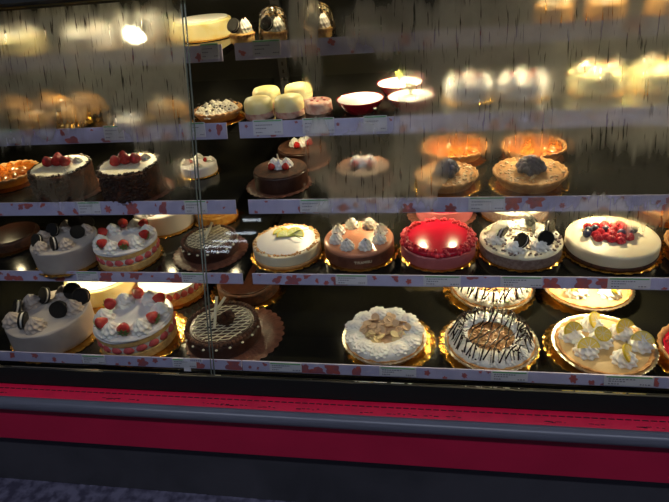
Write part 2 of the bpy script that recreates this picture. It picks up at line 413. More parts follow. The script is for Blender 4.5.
def lattice_cake(loc, r, h, label, yaw=0, rb=1.3, bc=(0, 0), rose=True, sticks=None):
    t = thing('chocolate_lattice_cake', label, 'cake', loc, yaw)
    board(t, r * rb, 'brownboard', bc, 34); body(t, 'cake_body', r, .003, h, 'choc', .012)
    ring_tubes(t, 'cocoa_border', r * .93, h, 54, r * .07, 'chocmatt')
    body(t, 'chocolate_top', r * .84, h - .003, h + .0025, 'choc', .002)
    drizzle(t, r * .78, h + .0035, [(.15, r * .12, 0), (.95, r * .18, 0)], r * .012, 'whitechoc', .001, name='white_drizzle')
    dot = cached('dot', lambda: (lambda q: (q.ball((0, 0, 0), (.0042, .0042, .0025), 8, 5), q.mesh('dot', 'whitechoc'))[1])(MB()))
    for k in range(18):
        a = 2 * PI * k / 18; link('white_dot', dot, t, (r * 1.0 * math.cos(a), r * 1.0 * math.sin(a), h - .008))
    if rose:
        b = MB()
        for i in range(4):
            rr = r * (.07 + .06 * i); seg = 30
            b.lathe([(rr * .9, 0), (rr, .010), (rr * 1.06, .020 - i * .003), (rr * .96, .020 - i * .003), (rr * .88, .006)], seg, (r * .1, r * .1, h + .003),
                    lambda a, j, q, z, i=i: (q * (1 + .06 * math.sin(3 * a + i * 1.4)), z * (1 + .25 * math.sin(3 * a + i * 1.4))))
        link('chocolate_rose', b.mesh('rose', 'chocmatt', angle=80), t)
    for p0, p1 in (sticks or []): stick(t, p0, p1)
    return t
def cream_mound(root, r, z, m='cream', n=22, inner=.42, name='whipped_cream'):
    # a piped ring: rounded lobes fanning from the filling out to the rim
    b = MB()
    b.lathe([(r * .97, z - .004), (r * .98, z + .006), (r * .90, z + .016), (r * .75, z + .020), (r * .55, z + .018), (r * inner, z + .008), (r * (inner - .04), z - .001), (.001, z - .002)], n * 8,
            (0, 0, 0), lambda a, i, q, zz: (q * (1 + (.035 * abs(math.sin(n * a / 2 + i * .35)) if i < 3 else 0)), zz + (.0045 * abs(math.sin(n * a / 2 + i * .35)) if 0 < i < 6 else 0)))
    return link(name, b.mesh(name, m, angle=70), root)
def banana_pie(loc, r, label):
    t = thing('banana_cream_pie', label, 'pie', loc, 0)
    board(t, r * 1.12, 'gold', (.012, .016)); tin(t, r, .03); pie_crust(t, r * .98, .03)
    cream_mound(t, r * .95, .034, n=14, inner=.46)
    for k, (x, y, a) in enumerate(ring(11, r * .73, .1)):
        link('cream_swirl', swirl_mesh('cream', .5), t, (x, y, .049), (0, 0, a * 3), (r * .27, r * .25, r * .24))
    body(t, 'banana_filling', r * .54, .034, .047, 'banana', .004)
    b = MB()
    b.lathe([(.02, 0), (.9, 0), (1, .12), (1, .22), (.9, .3), (.02, .28)], 16); me = b.mesh('banana_slice', 'banana'); 
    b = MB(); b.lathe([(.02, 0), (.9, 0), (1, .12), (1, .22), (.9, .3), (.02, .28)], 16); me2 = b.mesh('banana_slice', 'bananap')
    random.seed(11)
    for k in range(70):
        a = random.uniform(0, 2 * PI); q = r * .52 * math.sqrt(random.random())
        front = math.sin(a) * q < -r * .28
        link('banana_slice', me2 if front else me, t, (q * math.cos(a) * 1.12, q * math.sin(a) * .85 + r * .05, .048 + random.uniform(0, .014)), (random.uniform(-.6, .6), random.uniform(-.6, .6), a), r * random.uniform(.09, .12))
    return t
def drizzle_pie(loc, r, label, group=None):
    t = thing('chocolate_drizzle_pie', label, 'pie', loc, 0, group)
    board(t, r * 1.10, 'gold', (-.004, .024)); tin(t, r, .03); pie_crust(t, r * .98, .03)
    cream_mound(t, r * .93, .030, n=16, inner=.62)
    for k, (x, y, a) in enumerate(ring(15, r * .74, .1)):
        link('cream_swirl', swirl_mesh('cream', .55), t, (x, y, .046), (0, .25, a), (r * .21, r * .16, r * .20))
    body(t, 'peanut_filling', r * .62, .03, .045, 'caramel', .006, .02)
    crumbs(t, 'filling_crumbs', 170, 0, r * .58, .045, .007, 'caramel')
    zf = lambda q: .051 if q < r * .60 else (.051 + .030 * math.sin(min(1, (q - r * .56) / (r * .34)) * PI))
    drizzle(t, r * .9, zf, [(1.05, r * .13, 0)], r * .018, 'syrup', .005, name='chocolate_drizzle')
    b = MB()
    for (x, y, a) in ring(46, r * .74, .05):
        q0, q1 = r * .62, r * .90
        j = random.uniform(-.07, .07)
        b.tube([(q0 * math.cos(a), q0 * math.sin(a), zf(q0)), (r * .75 * math.cos(a + j), r * .75 * math.sin(a + j), zf(r * .74) + .001), (q1 * math.cos(a + j), q1 * math.sin(a + j), .045)], r * random.uniform(.007, .024) * (.7 if math.sin(a) < -.2 else 1), 5)
    link('syrup_strands', b.mesh('strands', 'syrup', angle=80), t)
    crumbs(t, 'chocolate_flecks', 90, r * .6, r * .92, lambda q: zf(q), .004, 'syrup')
    return t
def citrus_tart(loc, r, label, group=None, yaw=0):
    t = thing('lemon_tart', label, 'tart', loc, yaw, group)
    board(t, r * 1.0, 'gold', (-.016, .02)); tin(t, r, .027); pie_crust(t, r * .97, .028)
    body(t, 'custard_filling', r * .91, .022, .0305, 'custard', .003)
    R = r / .13
    spots = [(-.014, .070, 1.1, 0, 0), (-.078, .028, .45, 0, 0), (-.006, .008, 0, 0, 0), (.056, .044, .6, 0, 0), (-.052, -.036, .1, 0, 0), (.090, -.004, -.15, 0, 0), (.034, -.064, 1.25, 0, 0)]
    for k, (x, y, yw, tl, _) in enumerate(spots):
        x *= R * 1.03; y *= R * 1.03
        link('cream_swirl', swirl_mesh(), t, (x, y, .029), (0, 0, k), (r * .25, r * .25, r * .25))
        if k == 2: citrus_slice(t, (x, y - .006, .029 + r * .27), r * .17, (.45, .1, 0), False)
        else: citrus_slice(t, (x + .008 * math.sin(yw), y - .010 * math.cos(yw), .029 + r * .20), r * .225, (.80 if k != 5 else .65, .1 * (k % 3 - 1), yw), True)
    return t
def fruit_tart(loc, r, label, fruit='orange', group=None, h=.03, name='fruit_tart', nb=26, spread=.55, dome=0):
    t = thing(name, label, 'tart', loc, random.uniform(0, 3), group)
    board(t, r * 1.03, 'gold'); pie_crust(t, r, h)
    if fruit == 'orange':
        body(t, 'glazed_filling', r * .86, h - .008, h, 'glaze', .002, dome=.004)
        b0 = MB(); b0.lathe([(.02, 0), (.8, 0), (1, .15), (.9, .4), (.5, .55), (.02, .6)], 12); b0.v = [(x, y * .5, z) for x, y, z in b0.v]; me = cached('wedge', lambda: b0.mesh('wedge', 'glaze'))
        for (x, y, a) in ring(14, r * .66) + ring(8, r * .34, .2): link('peach_wedge', me, t, (x, y, h - .001), (.3, 0, a), r * .22)
    if fruit == 'blue':
        body(t, 'almond_filling', r * .87, h - .008, h + .001, 'caramel', .002, dome=.004)
        crumbs(t, 'almond_flakes', 80, r * .35, r * .9, h + .002, .007, 'nutty')
        for k in range(nb):
            a = k * 2.4; q = r * .34 * math.sqrt(k / nb); link('blueberry', blueberry_mesh(), t, (q * math.cos(a), q * math.sin(a), h + .010 + .026 * (1 - k / nb)), (a, a * .3, 0), .0095 + .001 * (k % 3))
    if fruit == 'red':
        body(t, 'berry_filling', r * .87, h - .008, h, 'redglaze', .002)
        for (x, y, a) in ring(12, r * .68) + ring(7, r * .36, .2) + ring(1, 0): link('raspberry', raspberry_mesh(), t, (x, y, h + .001), (0, 0, a), r * .16)
    return t
def lime_cake(loc, r, h, label):
    t = thing('key_lime_cheesecake', label, 'cake', loc, 0)
    board(t, r * 1.06, 'gold'); body(t, 'crumb_base', r * 1.0, .003, .011, 'crust', .003)
    body(t, 'cheesecake_layer', r * .985, .011, h, 'cheese', .004); body(t, 'icing_top', r * .86, h - .002, h + .0015, 'icing', .001)
    crumbs(t, 'crumb_border', 150, r * .86, r * .97, h, .005, 'crust')
    citrus_slice(t, (-.003, .010, h + .004), .026, (.35, .1, .3), True, True); citrus_slice(t, (.022, .020, h + .004), .026, (.4, .2, -.2), True, True); citrus_slice(t, (-.02, .028, h + .003), .024, (.3, 0, .1), True, True)
    b = MB()
    for (dx, dy, L_) in ((.045, -.022, 1), (-.04, .05, 1), (.05, .035, .9)):
        b.tube([(.005, .012, h + .006), (.005 + dx * .5, .012 + dy * .5, h + .014), (.005 + dx, .012 + dy, h + .008)], [.0022, .0018, .0008], 6)
    link('herb_sprig', b.mesh('sprig', 'herb'), t)
    return t
def tiramisu_cake(loc, r, h, label, text=True):
    t = thing('tiramisu_cake', label, 'cake', loc, 0)
    board(t, r * 1.08, 'gold'); body(t, 'cake_body', r, .003, h * .8, 'tirside', .002); body(t, 'glaze_top', r * 1.0, h * .8, h, 'tiramisu', .008)
    for k, (x, y, a) in enumerate(ring(8, r * .66, -1.95)):
        link('cream_swirl', swirl_mesh(), t, (x, y, h - .001), (0, 0, a), (r * .2, r * .2, r * .26))
        b = cached('bean', lambda: (lambda q: (q.ball((0, 0, 0), (1, .7, .35), 10, 6), q.mesh('bean', 'cookiebase'))[1])(MB()))
        link('coffee_bean', b, t, (x, y, h + r * .26), (.4, 0, a), .007)
    if text:
        c = bpy.data.curves.new('t', 'FONT'); c.body = 'TIRAMISU'; c.size = .011; c.extrude = .0004; c.align_x = 'CENTER'
        o = bpy.data.objects.new('t', c); COL.objects.link(o); dg = bpy.context.evaluated_depsgraph_get(); dg.update()
        me = bpy.data.meshes.new_from_object(o.evaluated_get(dg)); bpy.data.objects.remove(o)
        # wrap the lettering round the side
        ang0 = -PI / 2 + .22
        for v in me.vertices:
            a = ang0 + v.co.x / r; rr = r + .0006 + v.co.z; z = v.co.y + h * .42; v.co = (rr * math.cos(a), rr * math.sin(a), z)
        me.materials.clear(); me.materials.append(M['whitechoc']); link('gold_lettering', me, t)
    return t
def red_cake(loc, r, h, label):
    t = thing('raspberry_mousse_cake', label, 'cake', loc, 0)
    board(t, r * 1.06, 'gold'); body(t, 'mousse_layer', r, .003, h * .75, 'pinkmousse', .004); body(t, 'glaze_top', r * .97, h * .75, h, 'redglaze', .01)
    b = MB(); random.seed(5)
    for k in range(150):
        a = random.uniform(0, 2 * PI); q = random.uniform(.80, 1.0)
        b.ball((r * q * math.cos(a), r * q * math.sin(a), h + .002 - (.012 * (q - .9) / .1 if q > .9 else 0)), r * random.uniform(.04, .065), 7, 5, .12)
    link('raspberry_crumb_border', b.mesh('border', 'rasp', angle=80), t)
    return t
def cc_cheesecake(loc, r, h, label, yaw=0):
    t = thing('cookie_cheesecake', label, 'cake', loc, yaw)
    board(t, r * 1.04, 'gold'); body(t, 'cookie_layer', r, .003, h * .85, 'cookiebase', .003); body(t, 'cream_top', r * .99, h * .85, h, 'meringue', .006, .01)
    crumbs(t, 'cookie_crumbs', 170, 0, r * .95, h + .001, .006, 'cookiebase')
    for k, (x, y, a) in enumerate(ring(6, r * .62, -1.9)):
        link('cream_swirl', swirl_mesh(), t, (x, y, h - .001), (0, 0, a), (r * .26, r * .26, r * .2))
        if k not in (4,): cookie(t, (x * .95 + .012, y * .95, h + r * .24), r * .19, .9 + .2 * (k % 3), a + .8)
    return t
def berry_cheesecake(loc, r, h, label):
    t = thing('berry_cheesecake', label, 'cake', loc, 0)
    board(t, r * 1.05, 'gold'); body(t, 'crumb_base', r, .003, .012, 'chocmatt', .003); body(t, 'cheesecake_layer', r * .99, .012, h, 'cheese', .006)
    random.seed(9)
    for k in range(26):
        a = k * 2.4; q = r * .46 * math.sqrt(k / 26); x, y = q * math.cos(a) * 1.25 - .004, q * math.sin(a) * .95 + .008
        if k % 4 == 1: link('blueberry', blueberry_mesh(), t, (x, y, h + .010), (1, a, 0), .0105)
        elif k % 4 == 3: link('raspberry', raspberry_mesh(), t, (x, y, h), (0, 0, a), .012); 
        else: link('strawberry_half', berry_half_mesh() if k % 2 else raspberry_mesh(), t, (x, y, h + .002), (1.1 if k % 2 else 0, 0, a), .017 if k % 2 else .012)
    return t
def choc_cake(loc, r, h, label, yaw=0, group=None, rb=1.10):
    t = thing('chocolate_cake', label, 'cake', loc, yaw, group)
    board(t, r * rb, 'brownboard', (.012, .004)); body(t, 'cake_body', r, .003, h, 'chocmatt', .004, .01)
    crumbs(t, 'chocolate_shavings', 260, r * .985, r * 1.02, lambda q: random.uniform(.004, h * .93), .008, 'chocside', a0=-2.9, a1=-.9)
    body(t, 'cream_top', r * .93, h - .002, h + .005, 'meringue', .003, .015)
    crumbs(t, 'chocolate_rim', 120, r * .90, r * 1.0, h + .001, .007, 'chocside')
    for k, (x, y) in enumerate(((-.034, .002), (-.006, -.004), (.022, .002), (-.018, .022))):
        strawberry(t, (x, y, h + .003), .0165, (.25 * math.cos(k * 2), .25 * math.sin(k * 2), k), False)
    for k, (x, y) in enumerate(((.045, .022), (-.045, .028), (.012, .036))):
        link('cream_swirl', swirl_mesh(), t, (x, y, h + .003), (0, 0, k), (.016, .016, .014))
    return t
def small_choc(loc, r, h, label, yaw=0, main='choc', top='chocmatt', group=None, name='strawberry_topped_cake', rb=1.2, stick_=True):
    t = thing(name, label, 'cake', loc, yaw, group)
    board(t, r * rb, 'brownboard', (-.008, 0)); body(t, 'cake_body', r, .003, h, main, .004); body(t, 'glaze_top', r * .97, h - .001, h + .003, top, .002)
    for dx, dy in ((0, 0), (-.018, .012), (.018, .012)): link('cream_swirl', swirl_mesh(), t, (dx, dy, h + .002), (0, 0, dx * 90), (.018, .018, .022))
    for dx in (-.018, .019): strawberry(t, (dx, -.014, h + .004), .0105, (.15, dx * 10, 0), False)
    if stick_: stick(t, (.002, -.002, h + .01), (-.004, .004, h + .042), .0022)
    return t
def plain_cake(loc, r, h, label, m='icing', swirls=0, sm='cream', berries=False, name='cream_cake', group=None, bd='gold', rb=1.12, yaw=0):
    t = thing(name, label, 'cake', loc, yaw, group)
    board(t, r * rb, bd); body(t, 'cake_body', r, .003, h, m, .006, .004)
    if not swirls: 
        body(t, 'icing_top', r * .9, h - .001, h + .003, {'chocmatt': 'choc', 'honey': 'honey'}.get(m, 'cream'), .002)
    for k, (x, y, a) in enumerate(ring(swirls, r * .7, .3)):
        link('cream_swirl', swirl_mesh(sm), t, (x, y, h - .001), (0, 0, a), (r * .25, r * .25, r * .26))
        if berries and k % 2 == 0: strawberry(t, (x * .55, y * .55, h), r * .13, (.2, .2, a), False)
    return t
def slice_cake(loc, r, h, label):
    t = thing('strawberry_slice_cake', label, 'cake', loc, .2)
    board(t, r * 1.12, 'gold'); body(t, 'sponge_layer', r, .003, h * .4, 'sponge', .003); body(t, 'cream_layer', r * .93, h * .4, h * .95, 'cream', .002); body(t, 'icing_top', r * .97, h * .95, h, 'cream', .003)
    for k in range(26):
        a = 2 * PI * k / 26; link('strawberry_slice', berry_half_mesh(), t, (r * .92 * math.cos(a), r * .92 * math.sin(a), h * .40), (0, 0, a + PI / 2), (r * .11, r * .16, h * .27))
    return t
def cream_puff(loc, r, label, group):
    t = thing('cream_puff', label, 'pastry', loc, random.uniform(-.4, .4), group)
    b = MB(); b.lathe([(r * .7, 0), (r, .004), (r * 1.02, .012), (r * .9, .02)], 40, mod=lambda a, i, q, z: (q * (1 + .05 * math.cos(20 * a)), z)); link('paper_cup', b.mesh('cup', 'gold'), t)
    b = MB(); b.ball((0, 0, r * .55 + .004), (r * .92, r * .92, r * .58), 24, 12, .02); link('pastry_shell', b.mesh('shell', 'honey'), t)
    link('cream_swirl', swirl_mesh('cream', .8), t, (0, 0, r * .85), (0, 0, 0), (r * .62, r * .62, r * .35))
    b = MB(); b.ball((-r * .25, -r * .3, r * 1.08), (r * .45, r * .3, r * .13), 12, 7); link('chocolate_cap', b.mesh('cap', 'syrup'), t)
    return t
def meringue_tart(loc, r, label):
    t = thing('meringue_tart', label, 'tart', loc, 0)
    board(t, r * 1.1, 'gold'); pie_crust(t, r, .024); random.seed(2)
    for k in range(16):
        a = k * 2.4; q = r * .74 * math.sqrt((k + .5) / 16); link('meringue_dollop', swirl_mesh('meringue', .9), t, (q * math.cos(a), q * math.sin(a), .02), (0, 0, a), (.019, .019, .021))
    crumbs(t, 'chopped_nuts', 60, 0, r * .85, lambda q: .034 + .006 * random.random(), .005, 'chocside')
    return t
def mousse_dome(loc, r, label, group):
    t = thing('lemon_mousse_dome', label, 'dessert', loc, 0, group)
    body(t, 'sponge_base', r, .0005, .018, 'pinkroll', .003, .02)
    b = MB(); b.lathe([(r * .6, .016), (r * 1.0, .017), (r * 1.02, .03), (r * .98, .042), (r * .85, .050), (r * .5, .054), (.001, .055)], 32, mod=lambda a, i, q, z: (q * (1 + .015 * math.sin(5 * a)), z))
    link('mousse', b.mesh('mousse', 'yellowcream', angle=70), t)
    return t
def red_cup(loc, r, label, group, sprig=True):
    t = thing('cream_dessert_cup', label, 'dessert', loc, 0, group)
    b = MB(); b.lathe([(r * .62, 0), (r * .66, .002), (r * .84, .016), (r * .98, .032), (r, .034), (r * .97, .0345), (r * .80, .018), (r * .6, .006), (.001, .005)], 56, mod=lambda a, i, q, z: (q * (1 + (.012 * math.cos(24 * a) if i < 6 else 0)), z))
    link('red_cup', b.mesh('cup', 'bowl', angle=70), t)
    b = MB(); b.lathe([(r * .78, .018), (r * .94, .033), (r * .9, .0345), (r * .5, .037), (.001, .038)], 48); link('cream_filling', b.mesh('cream', 'cream', angle=70), t)
    if sprig:
        b = MB()
        for k in range(4): b.tube([(0, 0, .037), (.004 * (k - 1.5), .003, .05), (.009 * (k - 1.5), .006, .062 + .004 * (k % 2))], [.0016, .0013, .0006], 5)
        for k in range(10): b.ball((.014 * random.uniform(-1, 1), .004, .05 + .014 * random.random()), (.003, .002, .004), 6, 4)
        link('herb_sprig', b.mesh('sprig', 'herb'), t)
    return t
def pink_roll(loc, r, label):
    t = thing('pink_cake_roll', label, 'dessert', loc, 0)
    body(t, 'chocolate_base', r, .0005, .016, 'chocmatt', .003); body(t, 'roll_body', r * .98, .016, .045, 'pinkroll', .008, .02)
    for k in range(5): link('berry_piece', berry_half_mesh(), t, (r * .5 * math.cos(k * 1.25), r * .5 * math.sin(k * 1.25), .045), (1.4, 0, k), .005)
    return t
def cupcake(loc, r, label, group, film=False):
    t = thing('macaron_cupcake', label, 'cupcake', loc, 0, group)
    b = MB(); b.lathe([(r * .72, 0), (r * .95, .026), (r * .9, .026), (r * .68, .002)], 72, mod=lambda a, i, q, z: (q * (1 + .025 * math.cos(24 * a)), z)); link('paper_case', b.mesh('case', 'crust'), t)
    body(t, 'cake_body', r * .88, .006, .029, 'sponge', .004)
    for dx, dy in ((.01, -.008), (-.012, .002), (.012, .012)): link('cream_swirl', swirl_mesh('cream', 1.3), t, (dx, dy, .027), (0, 0, dx * 50), (r * .42, r * .42, r * .62))
    cookie(t, (-.012, -.020, .05), r * .5, 1.0, -.4)
    if film:
        b = MB(); b.lathe([(r * 1.15, 0), (r * 1.12, .03), (r * .9, .075), (r * .4, .09), (.001, .092)], 40, mod=lambda a, i, q, z: (q * (1 + .05 * math.sin(7 * a + i)), z)); link('plastic_wrap', b.mesh('wrap', 'film', angle=80), t)
    return t

SZ = dict(deck=.366, s2=.566, s3=.739, s4=.925, s5=1.106)
def P(x, y, s): return (x, y, SZ[s])

# bottom deck
D = 'deck'
cookie_cake(P(-1.119, .090, D), .119, .082, 'grey cream cake with black sandwich cookies, lowest shelf, far left front', .0, bc=(.012, 0))
strawberry_cake(P(-.840, .082, D), .111, .080, 'strawberry cake with six cream swirls in front on the lowest shelf, gold board', .0, bd=1.13, bc=(.016, .004))
lattice_cake(P(-.584, .098, D), .106, .048, 'dark chocolate cake with white lattice, rose and two sticks on the lowest shelf', 0, 1.3, (.03, .006), True,
             [((-.040, -.015, .052), (.010, .040, .112)), ((-.012, -.025, .052), (-.008, .025, .125))])
banana_pie(P(-.1215, .082, D), .109, 'white cream pie topped with banana slices on the lowest shelf')
drizzle_pie(P(.156, .076, D), .115, 'chocolate-striped cream pie in front on the lowest shelf, left of the lemon tart', None)
citrus_tart(P(.432, .080, D), .119, 'lemon tart with seven cream swirls in front on the lowest shelf', None, .0)
fruit_tart(P(.665, .067, D), .108, 'red raspberry tart cut off by the right edge of the lowest shelf', 'red', h=.032, name='raspberry_tart')
plain_cake(P(-1.085, .330, D), .118, .06, 'plain white cake behind the grey cookie cake on the lowest shelf', 'yellowcream', 0)
slice_cake(P(-.837, .328, D), .107, .055, 'cake ringed with cut strawberries, behind the strawberry cake on the lowest shelf')
plain_cake(P(-.578, .335, D), .098, .04, 'dark chocolate cake on a gold board behind the lattice cake, lowest shelf', 'chocmatt', 0, name='dark_chocolate_cake', rb=1.24)
plain_cake(P(-.02, .50, D), .105, .04, 'cake on gold board hidden far back between the cream pies, lowest shelf', 'yellowcream', 5, rb=1.15)
drizzle_pie(P(.180, .330, D), .120, 'chocolate-striped cream pie at the back of the lowest shelf, brightly lit', None)
citrus_tart(P(.452, .345, D), .122, 'lemon tart at the back of the lowest shelf, brightly lit', None, .3)

# second shelf
D = 's2'
cookie_cake(P(-1.062, .198, D), .094, .070, 'grey cream cake with black cookies on the second shelf from the bottom', .5, n=5, bc=(.008, 0))
strawberry_cake(P(-.872, .206, D), .090, .066, 'strawberry cake on the second shelf, between grey cookie cake and chocolate cake', .25, n=6, bd=1.02)
lattice_cake(P(-.636, .250, D), .082, .040, 'dark chocolate cake with two white sticks on the second shelf', .1, 1.3, (.0, -.008), False,
             [((-.035, .0, .050), (.035, .022, .068)), ((-.006, -.012, .048), (.016, .012, .086))])
lime_cake(P(-.401, .238, D), .097, .042, 'white cheesecake with lime slices on the second shelf')
tiramisu_cake(P(-.195, .245, D), .097, .048, 'brown tiramisu cake with a ring of cream swirls on the second shelf')
red_cake(P(.021, .250, D), .101, .050, 'glossy red raspberry cake on the second shelf')
cc_cheesecake(P(.238, .258, D), .106, .038, 'cream-topped cheesecake with black cookies on the second shelf, beside red cake')
berry_cheesecake(P(.466, .262, D), .114, .042, 'pale cheesecake with a heap of red berries on the second shelf')
fruit_tart(P(.675, .244, D), .086, 'orange glazed tart cut off by the right edge, second shelf front', 'orange')
plain_cake(P(-.85, .420, D), .092, .066, 'white cake with cream swirls and strawberries behind the second-shelf strawberry cake', 'icing', 6, 'cream', True)
plain_cake(P(-.69, .46, D), .070, .03, 'honey-coloured cake on gold board behind the second-shelf chocolate cake', 'honey', 0, name='honey_cake')
cc_cheesecake(P(.25, .490, D), .100, .040, 'cream-topped cookie cheesecake at the back of the second shelf', 1.0)
small_choc(P(.042, .470, D), .085, .045, 'pink cake with berries hidden behind the glossy red cake, second shelf', 0, 'pinkmousse', 'redglaze', stick_=False)
plain_cake(P(-1.33, .30, D), .085, .03, 'dark chocolate cake at the far left edge of the second shelf', 'chocmatt', 0, name='dark_chocolate_cake', rb=1.2)
fruit_tart(P(.684, .47, D), .100, 'orange glazed tart behind the berry cheesecake, second shelf, right edge', 'orange')

# third shelf
D = 's3'
fruit_tart(P(-1.325, .386, D), .095, 'orange fruit tart at the left edge of the third shelf', 'orange')
choc_cake(P(-1.07, .302, D), .087, .080, 'left one of the two tall chocolate cakes with strawberries, third shelf', .0)
choc_cake(P(-.845, .292, D), .087, .085, 'right one of the two tall chocolate cakes with strawberries, third shelf', .3)
plain_cake(P(-.70, .43, D), .055, .032, 'small white cake with strawberry behind the glass seam, third shelf', 'icing', 4, 'cream', True)
small_choc(P(-.415, .327, D), .076, .048, 'low chocolate cake with cream and two strawberries, third shelf centre')
small_choc(P(-.183, .338, D), .076, .045, 'chocolate cake with cream and strawberries behind misted glass, third shelf', 0)
fruit_tart(P(.043, .302, D), .082, 'blueberry tart behind misted glass, left one of two in front on the third shelf', 'blue', name='blueberry_tart')
fruit_tart(P(.252, .302, D), .093, 'large blueberry tart with clustered berries, right one of two in front, third shelf', 'blue', name='blueberry_tart', nb=34, h=.034)
fruit_tart(P(.071, .505, D), .095, 'orange glazed tart behind the left blueberry tart, third shelf', 'orange')
fruit_tart(P(.289, .495, D), .092, 'orange tart with dark berries behind the right blueberry tart, third shelf', 'orange')
small_choc(P(-.387, .50, D), .075, .048, 'cake with strawberries behind the low chocolate cake, third shelf', .5, stick_=False)

# fourth shelf
D = 's4'
G = 'cream puffs at the left of the fourth shelf'
cream_puff(P(-1.125, .34, D), .045, 'cream puff with dark cap, front pair on fourth shelf, left one', G)
cream_puff(P(-1.008, .344, D), .050, 'cream puff with dark cap, front pair on fourth shelf, right one', G)
cream_puff(P(-1.25, .46, D), .046, 'cream puff at the left edge of the fourth shelf, behind the front pair', G)
cream_puff(P(-1.13, .47, D), .046, 'cream puff behind the front pair, between the other back puffs', G)
cream_puff(P(-1.02, .47, D), .046, 'cream puff behind the right puff of the front pair', G)
meringue_tart(P(-.576, .36, D), .068, 'round tart heaped with meringue and nuts on the fourth shelf')
G = 'yellow mousse domes on the fourth shelf'
mousse_dome(P(-.462, .367, D), .039, 'yellow mousse dome, front left of the four', G)
mousse_dome(P(-.378, .374, D), .040, 'yellow mousse dome, front right of the four, beside the pink roll', G)
mousse_dome(P(-.466, .470, D), .040, 'yellow mousse dome, back left of the four', G)
mousse_dome(P(-.376, .490, D), .040, 'yellow mousse dome, back right of the four', G)
pink_roll(P(-.292, .348, D), .037, 'pink round dessert with dark base, right of the yellow domes')
G = 'red cups filled with white cream'
red_cup(P(-.185, .383, D), .064, 'red cup of white cream, front left of the clear three', G, False)
red_cup(P(-.052, .390, D), .062, 'red cup of white cream, front right of the clear three', G)
red_cup(P(-.087, .530, D), .066, 'red cup of white cream standing behind two others with green sprig', G)
plain_cake(P(.10, .46, D), .062, .045, 'small cream cake with strawberries behind fogged glass, fourth shelf, next to the red cups', 'icing', 5, 'cream', True, name='small_cream_cake')
plain_cake(P(.235, .46, D), .062, .045, 'small cream cake with strawberries behind fogged glass, second from the red cups', 'icing', 5, 'cream', True, name='small_cream_cake')
plain_cake(P(.42, .48, D), .066, .05, 'yellow cake standing in for lamp glow behind fogged glass, fourth shelf, left one', 'yellowcream', 4, 'meringue', True, name='glow_standin_cake')  # this cake and the next are added, standing in for two lamp glows
plain_cake(P(.57, .48, D), .066, .05, 'yellow cake standing in for lamp glow behind fogged glass, fourth shelf, right edge', 'yellowcream', 4, 'meringue', True, name='glow_standin_cake')
plain_cake(P(-.833, .345, D), .045, .02, 'small flat white pastry with green bits beside the cream puffs', 'icing', 3, 'cream', False, name='cream_pastry')
plain_cake(P(-.74, .42, D), .05, .03, 'small honey-coloured pastry behind fogged glass, left of the glass seam', 'honey', 3, 'meringue', False, name='honey_pastry')

# fifth shelf
D = 's5'
plain_cake(P(-.66, .58, D), .085, .05, 'yellow cake on the top shelf just right of the glass seam', 'yellowcream', 0, name='yellow_cake')
G = 'macaron cupcakes on the top shelf'
cupcake(P(-.497, .431, D), .037, 'cupcake with dark cookie at the left of the top shelf', G)
cupcake(P(-.405, .424, D), .036, 'wrapped cupcake in the middle of the three on the top shelf', G, True)
cupcake(P(-.285, .429, D), .036, 'wrapped cupcake at the right of the three on the top shelf', G, True)
G = 'brown glazed cakes on the top shelf'
for x, l in ((.293, 'brown glazed cake on the top shelf, left one of three'), (.41, 'brown glazed cake on the top shelf, middle one of three'), (.545, 'brown glazed cake on the top shelf, right edge of the picture')):
    plain_cake(P(x, .46, D), .045, .04, l, 'honey', 3, 'meringue', False, name='glazed_cake', group=G)
plain_cake(P(-.850, .60, D), .072, .05, 'white cake behind fogged glass, top shelf, just left of the glowing lamp', 'icing', 5, 'cream', False)
plain_cake(P(-.95, .48, D), .07, .045, 'white cake behind fogged glass, top shelf, middle of the left bay', 'icing', 5, 'cream', False)
plain_cake(P(-1.17, .48, D), .07, .045, 'yellow cake behind fogged glass, top shelf, far left', 'yellowcream', 5, 'cream', False)

# ------------------------------------------------------------------ shelves with rails, leaf print, tags, led strips
RAIL = dict(s5=(.368, 1.098), s4=(.281, .917), s3=(.203, .731), s2=(.111, .561), deck=(-.050, .397))
BACK = .80
GAP = dict(s5=(-.537, -.502), s4=(-.531, -.496), s3=(-.516, -.480), s2=(-.499, -.471), deck=(-.483, -.480))
XL, XR = -2.0, 1.3
ORD = dict(deck='lowest', s2='second', s3='third', s4='fourth', s5='top')
TILT = .26
RH = dict(deck=.028, s2=.030, s3=.038, s4=.042, s5=.042)
def leaf_outline(kind):
    n = 36; lobes = (5, 4, 3, 6)[kind]; ph = random.uniform(0, 6); asp = (1, .7, .55, .85)[kind]
    return [((.5 + .5 * abs(math.cos(lobes * t / 2 + ph)) ** .8 + random.uniform(-.08, .08)) * math.cos(t), asp * (.5 + .5 * abs(math.cos(lobes * t / 2 + ph)) ** .8 + random.uniform(-.08, .08)) * math.sin(t)) for t in [2 * PI * k / n for k in range(n)]]
def rail_frame(s, x, up):  # point on the rail's front face
    y, z = RAIL[s]; return Vector((x, y - .0035 + up * math.sin(TILT), z + up * math.cos(TILT)))
PY = dict(s2=.175, s3=.15, s4=.14, s5=.13)
